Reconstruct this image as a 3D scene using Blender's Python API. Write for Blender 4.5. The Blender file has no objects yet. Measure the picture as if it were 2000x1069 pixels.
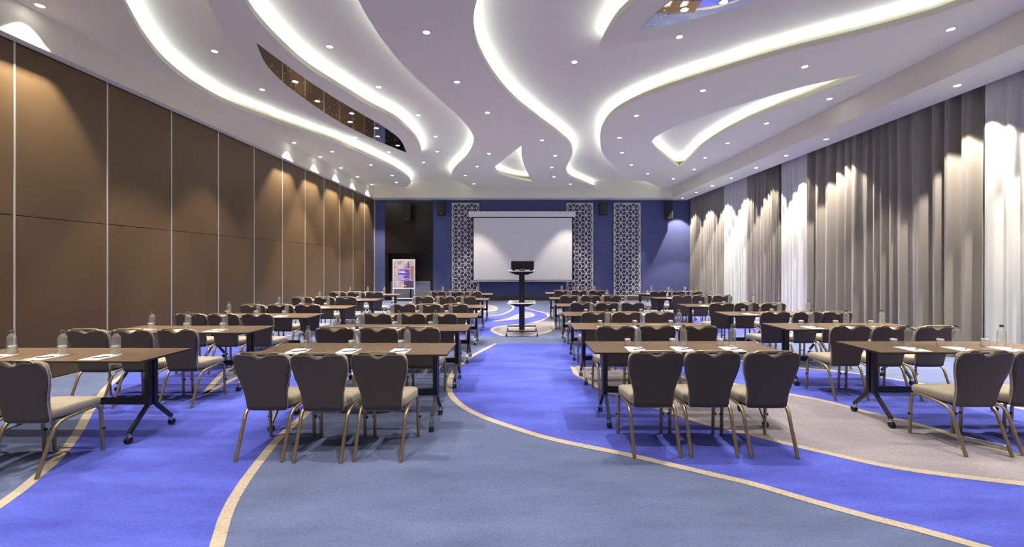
import bpy, math, random
from mathutils import Vector, Matrix
from mathutils.geometry import tessellate_polygon

# ------------------------------------------------------------------ camera, world, exposure
S = bpy.context.scene
COL = S.collection
F, CX, CY, H = 850.0, 1016.0, 517.0, 1.6          # focal length and principal point in a 2000x1069 frame, eye height
cam = bpy.data.cameras.new('camera')
cam.sensor_width = 36.0
cam.lens = F / 2000.0 * 36.0
cam.shift_x = (1000.0 - CX) / 2000.0
cam.shift_y = -(534.5 - CY) / 2000.0
cam.clip_start, cam.clip_end = 0.05, 200
camo = bpy.data.objects.new('camera', cam)
camo.location = (0, 0, H)
camo.rotation_euler = (math.pi / 2, 0, 0)
COL.objects.link(camo)
S.camera = camo
w = bpy.data.worlds.new('world')
S.world = w
w.use_nodes = True
w.node_tree.nodes['Background'].inputs[0].default_value = (0.5, 0.52, 0.6, 1)
w.node_tree.nodes['Background'].inputs[1].default_value = 0.05
S.view_settings.view_transform = 'Standard'
S.view_settings.look = 'None'
S.view_settings.exposure = 0.14
S.view_settings.gamma = 1.0
S.view_settings.use_curve_mapping = False
SPOT_W = 500.0
COVE = 54.0
LIGHT_COL = (1.0, 0.905, 0.745)
COVE_COL = (0.74, 0.835, 1.0)
S.cycles.use_denoising = True
S.cycles.caustics_reflective = False
S.cycles.caustics_refractive = False
S.cycles.max_bounces = 12
S.cycles.transparent_max_bounces = 32
S.cycles.diffuse_bounces = 5
S.cycles.sample_clamp_indirect = 6.0

rnd = random.Random(7)
R = math.radians

# ------------------------------------------------------------------ room measures (metres)
XL, XR, YB, YF = -6.49, 7.78, 19.43, -3.6
Z_SOF, Z_LOW, Z_UP = 4.47, 4.93, 5.20
XFL, XFR, YFB = -6.36, 6.55, 18.75                # fascia planes of the perimeter bulkhead


def at_z(px, py, z):                              # photo measurement -> plan point on a horizontal plane
    d = F * (H - z) / (py - CY)
    return ((px - CX) / F * d, d)


def plan(pts, z):
    return [at_z(x, y, z) for x, y in pts]


# ------------------------------------------------------------------ materials
MATS = {}


def nd(t, kind, **kw):
    n = t.nodes.new(kind)
    for k, v in kw.items():
        setattr(n, k, v)
    return n


def mat(name, col, rough=0.5, metal=0.0, noise=0.0, scale=20.0, bump=0.0, bscale=300.0, trans=0.0, ior=1.45,
        emit=None, estr=0.0, sheen=0.0, spec=0.5, stretch=(1, 1, 1), dark=None, coat=0.0, detail=4.0, sharp=None):
    m = bpy.data.materials.new(name)
    m.use_nodes = True
    t = m.node_tree
    b = t.nodes['Principled BSDF']
    b.inputs['Base Color'].default_value = (*col, 1)
    b.inputs['Roughness'].default_value = rough
    b.inputs['Metallic'].default_value = metal
    b.inputs['IOR'].default_value = ior
    b.inputs['Specular IOR Level'].default_value = spec
    b.inputs['Transmission Weight'].default_value = trans
    b.inputs['Sheen Weight'].default_value = sheen
    b.inputs['Sheen Roughness'].default_value = 0.4
    b.inputs['Coat Weight'].default_value = coat
    if emit:
        b.inputs['Emission Color'].default_value = (*emit, 1)
        b.inputs['Emission Strength'].default_value = estr
    tc = None
    if noise or bump:
        tc = nd(t, 'ShaderNodeTexCoord')
        mp = nd(t, 'ShaderNodeMapping')
        mp.inputs['Scale'].default_value = stretch
        t.links.new(tc.outputs['Object'], mp.inputs['Vector'])
    if noise:
        n = nd(t, 'ShaderNodeTexNoise')
        n.inputs['Scale'].default_value = scale
        n.inputs['Detail'].default_value = detail
        n.inputs['Roughness'].default_value = 0.62
        t.links.new(mp.outputs[0], n.inputs['Vector'])
        rp = nd(t, 'ShaderNodeValToRGB')
        lo, hi = sharp or (0.3, 0.72)
        rp.color_ramp.elements[0].position = lo
        rp.color_ramp.elements[1].position = hi
        d = dark or tuple(c * (1 - noise) for c in col)
        u = tuple(min(1, c * (1 + noise * 0.6)) for c in col)
        rp.color_ramp.elements[0].color = (*d, 1)
        rp.color_ramp.elements[1].color = (*u, 1)
        t.links.new(n.outputs['Fac'], rp.inputs['Fac'])
        t.links.new(rp.outputs['Color'], b.inputs['Base Color'])
    if bump:
        n2 = nd(t, 'ShaderNodeTexNoise')
        n2.inputs['Scale'].default_value = bscale
        n2.inputs['Detail'].default_value = 3
        t.links.new(mp.outputs[0], n2.inputs['Vector'])
        bp = nd(t, 'ShaderNodeBump')
        bp.inputs['Strength'].default_value = bump
        bp.inputs['Distance'].default_value = 0.01
        t.links.new(n2.outputs['Fac'], bp.inputs['Height'])
        t.links.new(bp.outputs['Normal'], b.inputs['Normal'])
    MATS[name] = m
    return m


def carpet(name, col, dark, noise=0.16):
    m = mat(name, col, rough=0.95, spec=0.1, sheen=0.25, noise=noise, scale=1.6, stretch=(0.7, 2.2, 1), dark=dark,
            detail=9, sharp=(0.26, 0.66))
    t = m.node_tree
    b = t.nodes['Principled BSDF']
    old = b.inputs['Base Color'].links[0].from_socket
    tc = nd(t, 'ShaderNodeTexCoord')
    n = nd(t, 'ShaderNodeTexNoise')
    n.inputs['Scale'].default_value = 55
    n.inputs['Detail'].default_value = 6
    n.inputs['Roughness'].default_value = 0.8
    t.links.new(tc.outputs['Object'], n.inputs['Vector'])
    mr = nd(t, 'ShaderNodeMapRange')
    mr.inputs['From Min'].default_value = 0.3
    mr.inputs['From Max'].default_value = 0.7
    mr.inputs['To Min'].default_value = 0.66
    mr.inputs['To Max'].default_value = 1.28
    t.links.new(n.outputs['Fac'], mr.inputs['Value'])
    mx = nd(t, 'ShaderNodeVectorMath', operation='SCALE')
    t.links.new(old, mx.inputs[0])
    t.links.new(mr.outputs[0], mx.inputs['Scale'])
    t.links.new(mx.outputs[0], b.inputs['Base Color'])
    bp = nd(t, 'ShaderNodeBump')
    bp.inputs['Strength'].default_value = 0.35
    bp.inputs['Distance'].default_value = 0.01
    t.links.new(n.outputs['Fac'], bp.inputs['Height'])
    t.links.new(bp.outputs['Normal'], b.inputs['Normal'])
    return m


M_CEIL = mat('ceiling_paint', (0.85, 0.815, 0.635), rough=0.8, spec=0.2)
M_FASC = mat('bulkhead_paint', (0.84, 0.81, 0.67), rough=0.75, spec=0.2)
M_LED = mat('cove_led', (1, 1, 1), emit=COVE_COL, estr=COVE)
M_LENS = mat('downlight_lens', (1, 1, 1), emit=(1.0, 0.97, 0.9), estr=30)
M_LENS.cycles.emission_sampling = 'NONE'
M_STAR = mat('star_led', (1, 1, 1), emit=(1, 0.98, 0.92), estr=0.6)
M_STAR.cycles.emission_sampling = 'NONE'
M_RING = mat('downlight_trim', (0.75, 0.75, 0.74), rough=0.35, metal=0.3)
M_MIRR = mat('smoked_mirror', (0.36, 0.345, 0.33), rough=0.025, metal=1.0, bump=0.03, bscale=3.0)
M_ROYAL = carpet('royal_blue_carpet', (0.088, 0.113, 0.56), (0.044, 0.058, 0.375), 0.26)
M_SLATE = carpet('slate_blue_carpet', (0.12, 0.152, 0.29), (0.08, 0.104, 0.21), 0.22)
M_GREIGE = carpet('grey_lavender_carpet', (0.30, 0.28, 0.32), (0.23, 0.21, 0.25), 0.14)
M_BEIGE = carpet('beige_carpet_line', (0.50, 0.43, 0.335), (0.41, 0.35, 0.27), 0.1)
M_PANEL = mat('bronze_wall_panel', (0.12, 0.075, 0.037), rough=0.36, noise=0.10, scale=1.2, stretch=(1, 1, 0.3), spec=0.45)
M_ALU = mat('aluminium_strip', (0.75, 0.73, 0.70), rough=0.3, metal=0.55)
M_BLACK = mat('black_rubber', (0.012, 0.012, 0.013), rough=0.6)
M_BWALL = mat('blue_fabric_wall', (0.092, 0.106, 0.25), rough=0.9, noise=0.08, scale=3, sheen=0.15, spec=0.2, bump=0.15, bscale=120)
M_BASE = mat('taupe_baseboard', (0.085, 0.075, 0.068), rough=0.5)
M_RWALL = mat('rear_wall_paint', (0.45, 0.42, 0.40), rough=0.9)
M_WOODD = mat('dark_wenge_wood', (0.013, 0.010, 0.009), rough=0.33, noise=0.3, scale=6, stretch=(6, 6, 0.4))
M_STEEL = mat('brushed_steel', (0.42, 0.42, 0.46), rough=0.34, metal=0.9, noise=0.1, scale=8, stretch=(0.3, 1, 12))
M_DRAPE = mat('taupe_satin_drape', (0.23, 0.21, 0.19), rough=0.55, sheen=0.35, noise=0.06, scale=2.5, stretch=(1, 1, 0.15))
M_SHEER = mat('ivory_satin_drape', (0.52, 0.525, 0.51), rough=0.5, sheen=0.3)
M_LATT = mat('champagne_lattice', (0.74, 0.70, 0.60), rough=0.4, metal=0.15)
M_SCREEN = mat('screen_fabric', (0.78, 0.78, 0.79), rough=0.9, spec=0.1)
M_WHITE = mat('white_enamel', (0.82, 0.82, 0.80), rough=0.4)
M_SPK = mat('black_speaker', (0.01, 0.01, 0.011), rough=0.55, bump=0.1, bscale=200)
M_SEAT = mat('taupe_velvet', (0.36, 0.315, 0.245), rough=0.85, sheen=0.45, noise=0.08, scale=9, spec=0.2, bump=0.06, bscale=400)
M_SHELL_SHADE = mat('taupe_fabric_shaded', (0.098, 0.078, 0.062), rough=0.9, sheen=0.2, noise=0.07, scale=8, spec=0.2, bump=0.08, bscale=500)  # same taupe as the seat, the rear side's shade put into the colour
M_PIPE = mat('pale_taupe_piping', (0.48, 0.42, 0.35), rough=0.7, sheen=0.3)
M_BRONZE = mat('antique_bronze', (0.38, 0.29, 0.165), rough=0.36, metal=0.75, noise=0.15, scale=30)
M_PAN = mat('seat_pan_black', (0.02, 0.018, 0.016), rough=0.6)
M_TABLE = mat('walnut_laminate', (0.142, 0.092, 0.058), rough=0.36, noise=0.16, scale=7, stretch=(0.35, 5, 5), spec=0.5)
M_EDGE = mat('dark_table_edge', (0.03, 0.02, 0.016), rough=0.45)
M_LEG = mat('black_powder_coat', (0.012, 0.012, 0.016), rough=0.3)
M_CHROME = mat('chrome', (0.8, 0.8, 0.82), rough=0.12, metal=1.0)


def thin_glass(name, ior, tint, bright_mix):
    m = bpy.data.materials.new(name)
    m.use_nodes = True
    t = m.node_tree
    t.nodes.clear()
    lw = nd(t, 'ShaderNodeLayerWeight')
    pw = nd(t, 'ShaderNodeMath', operation='POWER')
    pw.inputs[1].default_value = 3.0
    t.links.new(lw.outputs['Facing'], pw.inputs[0])
    fr = nd(t, 'ShaderNodeMapRange')
    fr.inputs['To Min'].default_value = ((ior - 1) / (ior + 1)) ** 2
    fr.inputs['To Max'].default_value = 0.92
    t.links.new(pw.outputs[0], fr.inputs['Value'])
    tr = nd(t, 'ShaderNodeBsdfTransparent')
    tr.inputs['Color'].default_value = (*tint, 1)
    gl = nd(t, 'ShaderNodeBsdfGlossy')
    gl.inputs['Roughness'].default_value = 0.07
    mx = nd(t, 'ShaderNodeMixShader')
    out = nd(t, 'ShaderNodeOutputMaterial')
    df = nd(t, 'ShaderNodeBsdfTranslucent')
    df.inputs['Color'].default_value = (0.9, 0.92, 0.92, 1)
    d2 = nd(t, 'ShaderNodeBsdfDiffuse')
    d2.inputs['Color'].default_value = (0.9, 0.92, 0.92, 1)
    m1 = nd(t, 'ShaderNodeMixShader')
    t.links.new(df.outputs[0], m1.inputs[1])
    t.links.new(d2.outputs[0], m1.inputs[2])
    m2 = nd(t, 'ShaderNodeMixShader')
    m2.inputs[0].default_value = bright_mix  # white share that paints refracted brightness into the clear glass
    t.links.new(tr.outputs[0], m2.inputs[1])
    t.links.new(m1.outputs[0], m2.inputs[2])
    t.links.new(fr.outputs[0], mx.inputs[0])
    t.links.new(m2.outputs[0], mx.inputs[1])
    t.links.new(gl.outputs[0], mx.inputs[2])
    t.links.new(mx.outputs[0], out.inputs['Surface'])
    return m


M_GLASS = thin_glass('clear_glass', 1.6, (1, 1, 1), 0.10)
M_WATER = thin_glass('bottle_glass', 1.6, (0.99, 0.995, 0.99), 0.07)
M_BASE_GLINT = mat('glass_base_glint', (0.86, 0.88, 0.87), rough=0.15)  # opaque white standing in for light caught in the thick glass base
M_CAP = mat('grey_cap', (0.12, 0.12, 0.125), rough=0.35, metal=0.3)
M_PAPER = mat('white_paper', (0.86, 0.86, 0.85), rough=0.8)
M_PEN = mat('black_pen', (0.015, 0.015, 0.018), rough=0.3)
M_CARTM = mat('dark_cart_metal', (0.015, 0.015, 0.017), rough=0.4)
M_SHELF = mat('pale_grey_shelf', (0.62, 0.64, 0.64), rough=0.35)
M_PURPLE = mat('purple_print', (0.20, 0.11, 0.62), rough=0.4)
M_LILAC = mat('lilac_print', (0.46, 0.38, 0.80), rough=0.4)
M_TANP = mat('tan_print', (0.40, 0.20, 0.13), rough=0.4)
M_PLUMP = mat('plum_print', (0.10, 0.055, 0.14), rough=0.4)
M_POST = mat('poster_print', (0.62, 0.55, 0.60), rough=0.4, noise=0.45, scale=5, dark=(0.30, 0.20, 0.28))


# ------------------------------------------------------------------ mesh builder
class MB:
    def __init__(s):
        s.v, s.f, s.mi = [], [], []

    def add(s, vs, fs, mi=0):
        o = len(s.v)
        s.v += [tuple(p) for p in vs]
        for f in fs:
            s.f.append(tuple(i + o for i in f))
            s.mi.append(mi)
        return s

    def box(s, x0, x1, y0, y1, z0, z1, mi=0):
        vs = [(x, y, z) for z in (z0, z1) for y in (y0, y1) for x in (x0, x1)]
        return s.add(vs, [(0, 2, 3, 1), (4, 5, 7, 6), (0, 1, 5, 4), (2, 6, 7, 3), (0, 4, 6, 2), (1, 3, 7, 5)], mi)

    def bbox(s, x0, x1, y0, y1, z0, z1, b=0.005, mi=0):          # box with chamfered edges
        lo, hi = (x0, y0, z0), (x1, y1, z1)
        vs, idx = [], {}
        for sx in (0, 1):
            for sy in (0, 1):
                for sz in (0, 1):
                    c = [hi[k] if q else lo[k] for k, q in enumerate((sx, sy, sz))]
                    sg = [-1 if q else 1 for q in (sx, sy, sz)]
                    for a in range(3):
                        p = [c[k] + (0 if k == a else sg[k] * b) for k in range(3)]
                        idx[(sx, sy, sz, a)] = len(vs)
                        vs.append(p)
        fs = []
        B = (0, 1)
        for a in range(3):
            for q in B:
                o = [k for k in range(3) if k != a]
                ring = []
                for u, v_ in ((0, 0), (1, 0), (1, 1), (0, 1)):
                    c = [0, 0, 0]
                    c[a], c[o[0]], c[o[1]] = q, u, v_
                    ring.append(idx[(*c, a)])
                fs.append(ring)
        for a in range(3):
            o = [k for k in range(3) if k != a]
            for u in B:
                for v_ in B:
                    c0, c1 = [0, 0, 0], [0, 0, 0]
                    c0[o[0]] = c1[o[0]] = u
                    c0[o[1]] = c1[o[1]] = v_
                    c1[a] = 1
                    fs.append([idx[(*c0, o[0])], idx[(*c1, o[0])], idx[(*c1, o[1])], idx[(*c0, o[1])]])
        for sx in B:
            for sy in B:
                for sz in B:
                    fs.append([idx[(sx, sy, sz, a)] for a in range(3)])
        cen = Vector([(lo[k] + hi[k]) / 2 for k in range(3)])
        out = []
        for f in fs:
            p = [Vector(vs[i]) for i in f]
            n = (p[1] - p[0]).cross(p[2] - p[0])
            c = sum(p, Vector()) / len(p)
            out.append(tuple(f) if n.dot(c - cen) > 0 else tuple(reversed(f)))
        return s.add(vs, out, mi)

    def lathe(s, prof, n=16, c=(0, 0, 0), axis='z', mi=0, closed=False):
        vs, fs = [], []
        m = len(prof)
        for i in range(n):
            a = 2 * math.pi * i / n
            for r, z in prof:
                p = (r * math.cos(a), r * math.sin(a), z)
                if axis == 'x':
                    p = (p[2], p[0], p[1])
                elif axis == 'y':
                    p = (p[0], p[2], -p[1])
                vs.append((p[0] + c[0], p[1] + c[1], p[2] + c[2]))
        for i in range(n):
            j = (i + 1) % n
            for k in range(m - (0 if closed else 1)):
                l = (k + 1) % m
                fs.append((i * m + k, j * m + k, j * m + l, i * m + l))
        if not closed:
            if prof[0][0] > 1e-6:
                fs.append(tuple(i * m for i in reversed(range(n))))
            if prof[-1][0] > 1e-6:
                fs.append(tuple(i * m + m - 1 for i in range(n)))
        return s.add(vs, fs, mi)

    def tube(s, path, rx=0.012, ry=None, n=8, mi=0, up=(1, 0, 0), cap=True):
        ry = ry or rx
        P = [Vector(p) for p in path]
        vs, fs = [], []
        for i, p in enumerate(P):
            t = (P[min(i + 1, len(P) - 1)] - P[max(i - 1, 0)]).normalized()
            a = Vector(up)
            a = (a - t * a.dot(t))
            if a.length < 1e-4:
                a = Vector((0, 1, 0)) - t * t.y
            a.normalize()
            b = t.cross(a)
            for k in range(n):
                q = 2 * math.pi * (k + 0.5) / n
                vs.append(p + a * (rx * math.cos(q)) + b * (ry * math.sin(q)))
        for i in range(len(P) - 1):
            for k in range(n):
                l = (k + 1) % n
                fs.append((i * n + k, i * n + l, (i + 1) * n + l, (i + 1) * n + k))
        if cap:
            fs.append(tuple(reversed(range(n))))
            fs.append(tuple((len(P) - 1) * n + k for k in range(n)))
        return s.add(vs, fs, mi)

    def grid(s, fn, nu, nv, mi=0, flip=False):
        vs = [fn(i / nu, j / nv) for j in range(nv + 1) for i in range(nu + 1)]
        fs = []
        for j in range(nv):
            for i in range(nu):
                a = j * (nu + 1) + i
                f = (a, a + 1, a + nu + 2, a + nu + 1)
                fs.append(tuple(reversed(f)) if flip else f)
        return s.add(vs, fs, mi)

    def mesh(s, name, mats, smooth=35):
        me = bpy.data.meshes.new(name)
        me.from_pydata(s.v, [], s.f)
        for m in (mats if isinstance(mats, (list, tuple)) else [mats]):
            me.materials.append(m)
        if any(s.mi):
            me.polygons.foreach_set('material_index', s.mi)
        if smooth:
            me.polygons.foreach_set('use_smooth', [True] * len(me.polygons))
            me.set_sharp_from_angle(angle=R(smooth))
        me.update()
        return me

    def obj(s, name, mats, parent=None, smooth=35):
        return link(name, s.mesh(name, mats, smooth), parent)


def link(name, me, parent=None):
    o = bpy.data.objects.new(name, me)
    COL.objects.link(o)
    if parent:
        o.parent = parent
    return o


def tag(o, label, cat, group=None):
    o['label'], o['category'] = label, cat
    if group:
        o['group'] = group
    return o


def struct(o):
    o['kind'] = 'structure'
    return o


def thing(name, label, cat, loc=(0, 0, 0), rz=0.0, group=None):
    o = link(name, None)
    o.location, o.rotation_euler = loc, (0, 0, rz)
    o.empty_display_size = 0.2
    return tag(o, label, cat, group)


def copy_tree(o, parent=None):
    c = o.copy()
    COL.objects.link(c)
    c.parent = parent
    for ch in list(KIDS.get(o, [])):
        copy_tree_child(ch, c)
    return c


def copy_tree_child(o, parent):
    c = o.copy()
    COL.objects.link(c)
    c.parent = parent
    for ch in list(KIDS.get(o, [])):
        copy_tree_child(ch, c)


KIDS = {}


def remember(o):                                   # note the children of a prototype once, before it is copied
    KIDS[o] = list(o.children)
    for c in KIDS[o]:
        remember(c)
    return o


# ------------------------------------------------------------------ plan curves
def spline(pts, step=0.14, closed=False):
    P = [Vector((p[0], p[1])) for p in pts]
    out = []
    n = len(P)
    rng = range(n if closed else n - 1)
    for i in rng:
        if closed:
            p0, p1, p2, p3 = P[(i - 1) % n], P[i], P[(i + 1) % n], P[(i + 2) % n]
        else:
            p1, p2 = P[i], P[i + 1]
            p0 = P[i - 1] if i else p1 * 2 - p2
            p3 = P[i + 2] if i + 2 < n else p2 * 2 - p1
        k = max(1, int((p2 - p1).length / step))
        d1 = max((p1 - p0).length ** 0.5, 1e-4)
        d2 = max((p2 - p1).length ** 0.5, 1e-4)
        d3 = max((p3 - p2).length ** 0.5, 1e-4)
        for j in range(k):
            t = d1 + d2 * j / k
            a1 = p0 * ((d1 - t) / d1) + p1 * (t / d1)
            a2 = p1 * ((d1 + d2 - t) / d2) + p2 * ((t - d1) / d2)
            a3 = p2 * ((d1 + d2 + d3 - t) / d3) + p3 * ((t - d1 - d2) / d3)
            b1 = a1 * ((d1 + d2 - t) / (d1 + d2)) + a2 * (t / (d1 + d2))
            b2 = a2 * ((d1 + d2 + d3 - t) / (d2 + d3)) + a3 * ((t - d1) / (d2 + d3))
            c = b1 * ((d1 + d2 - t) / d2) + b2 * ((t - d1) / d2)
            out.append((c.x, c.y))
    if not closed:
        out.append((P[-1].x, P[-1].y))
    return out


def inside(p, poly):
    x, y = p
    c = False
    for i in range(len(poly)):
        x1, y1 = poly[i]
        x2, y2 = poly[i - 1]
        if (y1 > y) != (y2 > y) and x < (x2 - x1) * (y - y1) / (y2 - y1) + x1:
            c = not c
    return c


def tess(loops):
    tri = tessellate_polygon([[Vector((x, y, 0)) for x, y in l] for l in loops])
    pts = [p for l in loops for p in l]
    out = []
    for a, b, c in tri:
        ax, ay = pts[a]
        bx, by = pts[b]
        cx, cy = pts[c]
        if (bx - ax) * (cy - ay) - (by - ay) * (cx - ax) < 0:
            b, c = c, b
        out.append((a, b, c))
    return pts, out


def slab(mb, loops, z0, z1, mi=0):
    pts, tri = tess(loops)
    n = len(pts)
    mb.add([(x, y, z0) for x, y in pts] + [(x, y, z1) for x, y in pts],
           [(a, c, b) for a, b, c in tri] + [(a + n, b + n, c + n) for a, b, c in tri], mi)
    o = 0
    for li, l in enumerate(loops):
        m = len(l)
        area = sum(l[i - 1][0] * l[i][1] - l[i][0] * l[i - 1][1] for i in range(m))
        ccw = (area > 0) == (li == 0)
        fs = []
        for i in range(m):
            j = (i + 1) % m
            fs.append((i, j, j + m, i + m) if ccw else (j, i, i + m, j + m))
        mb.add([(x, y, z0) for x, y in l] + [(x, y, z1) for x, y in l], fs, mi)
    return mb


def ribbon(mb, pts, width, z, mi=0, off=0.0, closed=False):
    P = [Vector(p) for p in pts]
    n = len(P)
    vs, fs = [], []
    for i in range(n):
        a = P[(i - 1) % n] if closed else P[max(i - 1, 0)]
        b = P[(i + 1) % n] if closed else P[min(i + 1, n - 1)]
        t = b - a
        t = t.normalized() if t.length > 1e-6 else Vector((1, 0))
        q = Vector((-t.y, t.x))
        vs.append((*(P[i] + q * (off + width / 2)), z))
        vs.append((*(P[i] + q * (off - width / 2)), z))
    for i in range(n if closed else n - 1):
        j = (i + 1) % n
        fs.append((2 * i, 2 * i + 1, 2 * j + 1, 2 * j))
    return mb.add(vs, fs, mi)


# ================================================================== FLOOR
f = MB()
f.add([(XL - .1, YF, 0), (XR, YF, 0), (XR, YB, 0), (XL - .1, YB, 0)], [(0, 1, 2, 3)], 0)


def patch(loop, z, mi):
    pts, tri = tess([loop])
    f.add([(x, y, z) for x, y in pts], tri, mi)


LW = 0.075
SEAM1, SEAM2 = 8.80, 9.68
b3 = plan([(969, 671.5), (942, 685), (919.7, 697.6), (901, 712), (889, 723), (880.6, 738.7), (877.2, 755), (878.5, 766),
           (886, 778.6), (909, 797.8), (943.4, 815), (1000, 835), (1057, 853), (1115, 866.7), (1172, 878), (1229.6, 889.6),
           (1287, 903), (1344, 916.4), (1402, 930), (1459, 943), (1556, 971), (1633, 993), (1710, 1014), (1786, 1033),
           (1863, 1054), (1912, 1068)], 0) + [(3.3, 1.95), (4.6, 0.95), (6.2, -0.35), (7.7, -1.8)]
b3 = spline(b3, 0.12)
b5 = [(7.7, 3.4), (6.6, 4.15)] + plan([(2000, 800), (1850, 760), (1763, 744), (1709.6, 735), (1614, 723.5), (1549, 719),
                                       (1480, 710), (1400, 698), (1330, 685), (1270, 671.5)], 0)
b5 = spline(b5, 0.2)
patch(b3 + b5, 0.001, 1)
ribbon(f, b3, LW, 0.003, 3)
ribbon(f, b5, LW, 0.003, 3)
leaf_u = plan([(1118.8, 716.5), (1224, 724), (1333, 736.5), (1440, 752), (1543, 771), (1595, 780.5), (1652, 794), (1690, 804.7),
               (1740, 816), (1786, 828), (1863, 849.4), (1920, 868.6), (1977, 886), (2000, 893)], 0) + [(4.32, 3.2), (4.45, 2.98)]
leaf_l = [(4.45, 2.98)] + plan([(2000, 946), (1939, 939), (1863, 930), (1786, 920), (1710, 907), (1633, 889.6), (1556, 872),
                                (1459, 847.5), (1390, 832), (1317.6, 809), (1189, 766.5), (1168.6, 757), (1146, 743),
                                (1127.5, 732.6), (1118.8, 716.5)], 0)
lu, ll = spline(leaf_u, 0.12), spline(leaf_l, 0.12)
patch(lu + ll[1:-1], 0.002, 2)
ribbon(f, lu, LW, 0.003, 3)
ribbon(f, ll, LW, 0.003, 3)
b1 = [(-2.75, -3.4), (-2.85, 0.0), (-3.05, 1.6), (-3.3, 2.45)] + plan(
    [(0, 987), (38, 960), (76.5, 928), (115, 893.5), (153, 843.7), (172, 809), (214, 752), (233.5, 738.5)], 0) + [(-6.1, 6.9), (-6.55, 7.9)]
b2 = [(0.1, -3.4), (-0.45, -0.8), (-1.0, 0.7), (-1.4, 1.75)] + plan(
    [(423, 1069), (438, 1016), (457, 974), (476.5, 943), (501.4, 909), (522.5, 882), (553, 847.5), (583.7, 821)], 0) + [
    (-2.36, 5.4), (-2.5, 6.8), (-2.8, 8.0), (-3.1, SEAM1)]
b1, b2 = spline(b1, 0.12), spline(b2, 0.12)
patch(b2 + [(-6.55, SEAM1)] + b1[::-1], 0.001, 1)
ribbon(f, b1, LW, 0.003, 3)
ribbon(f, b2, LW, 0.003, 3)
e1 = spline([(-3.9, 5.38), (-4.18, 5.97), (-4.44, 6.6), (-4.62, 7.6), (-4.7, SEAM1)], 0.15)
e2 = spline([(-3.9, 5.38), (-3.94, 5.71), (-4.0, 6.1), (-3.98, 7.3), (-3.85, SEAM1)], 0.15)
patch(e1 + e2[:0:-1], 0.002, 0)
ribbon(f, e1, LW, 0.003, 3)
ribbon(f, e2, LW, 0.003, 3)
LW2 = 0.09
la = spline(plan([(560, 656.5), (700, 640), (800, 628), (900, 621), (948.5, 618.4), (975, 616), (991.7, 610), (1002, 603),
                  (1000, 596.7), (989, 592.5)], 0), 0.25)
lc = spline(plan([(1008, 592), (1016, 597), (1026.7, 602), (1045, 607), (1065.8, 612), (1071, 616.3), (1065.8, 622.5), (1045, 629.7),
                  (1016, 634), (983.5, 637), (967, 640), (961, 644), (965, 649), (983.5, 656.6)], 0), 0.2)
patch(la + lc, 0.001, 1)
ribbon(f, la, LW2, 0.003, 3)
tongue = spline(plan([(961, 628.6), (990, 623), (1010, 616), (1026.7, 610), (1035, 611), (1041, 614), (1039, 618.4), (1015, 622.5),
                      (990, 625.5)], 0), 0.2, True)
patch(tongue, 0.002, 2)
ribbon(f, tongue, LW2, 0.003, 3, closed=True)
oval = spline(plan([(1016, 634), (1045, 631), (1082, 628.6), (1084, 633.8), (1078, 644), (1066, 650), (1053, 653), (1030, 656.6),
                    (983.5, 656.4), (965, 649), (961, 644), (967, 640), (983.5, 637)], 0), 0.2, True)
patch(oval, 0.002, 2)
ribbon(f, lc, LW2, 0.003, 3)
ribbon(f, spline(plan([(1016, 634), (1045, 631), (1082, 628.6), (1084, 633.8), (1078, 644), (1066, 650), (1053, 653),
                       (1035, 656.4)], 0), 0.2), LW2, 0.003, 3)
loop = spline(plan([(948.5, 595.7), (967, 599.8), (970, 603), (961, 608), (925, 610), (900, 602), (920, 596)], 0), 0.25, True)
patch(loop, 0.001, 2)
ribbon(f, loop, LW2, 0.003, 3, closed=True)
rr = spline(plan([(1100, 656.5), (1108, 640), (1140, 624), (1220, 617), (1330, 613), (1450, 618), (1520, 632), (1560, 656.5)], 0), 0.3)
patch(rr, 0.001, 1)
ribbon(f, rr, LW2, 0.003, 3)
floor = struct(f.obj('floor', [M_SLATE, M_ROYAL, M_GREIGE, M_BEIGE], smooth=None))

# ================================================================== WALLS
m = MB()
m.box(XL - .2, XL - .03, YF, YB + .2, 0, 5.3)
wl = struct(m.obj('wall_left', M_BLACK, smooth=None))
PW, P0 = 1.2577, 5.583
hi = MB().bbox(0, .03, .008, PW - .008, 2.236, Z_SOF - .02, .004).mesh('panel', M_PANEL, 30)
lo = MB().bbox(0, .03, .008, PW - .008, .03, 2.228, .004).mesh('panel', M_PANEL, 30)
sp = MB().bbox(0, .036, -.011, .011, .0, Z_SOF - .01, .003).mesh('joint_strip', M_ALU, 30)
for k in range(-7, 11):
    y = P0 + PW * k
    for me in (hi, lo):
        o = link('panel', me, wl)
        o.location = (XL - .03, y, 0)
    o = link('joint_strip', sp, wl)
    o.location = (XL - .03, y, 0)
o = link('joint_strip', MB().bbox(0, .06, -.03, .07, 0, Z_SOF, .004).mesh('corner_strip', M_ALU, 30), wl)
o.location = (XL - .03, YB - .08, 0)
struct(MB().box(XL, XL + .015, YF, YB, 0, .02).obj('baseboard_left', M_ALU, smooth=None))

m = MB()
m.box(XL - .2, -6.035, YB, YB + .2, 0, 5.3)
m.box(-3.886, XR + .2, YB, YB + .2, 0, 5.3)
m.box(-6.035, -3.886, YB, YB + .2, 4.4, 5.3)
m.box(-1.83, 2.05, YB - .06, YB, .18, Z_SOF, 0)
wb = struct(m.obj('wall_back', M_BWALL, smooth=None))
m = MB()
m.box(-3.886, 7.7, YB - .085, YB - .0, 0, .19)
m.box(XL, -6.035, YB - .03, YB - .0, 0, .19)
struct(m.obj('baseboard_back', M_BASE, smooth=None))
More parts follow.
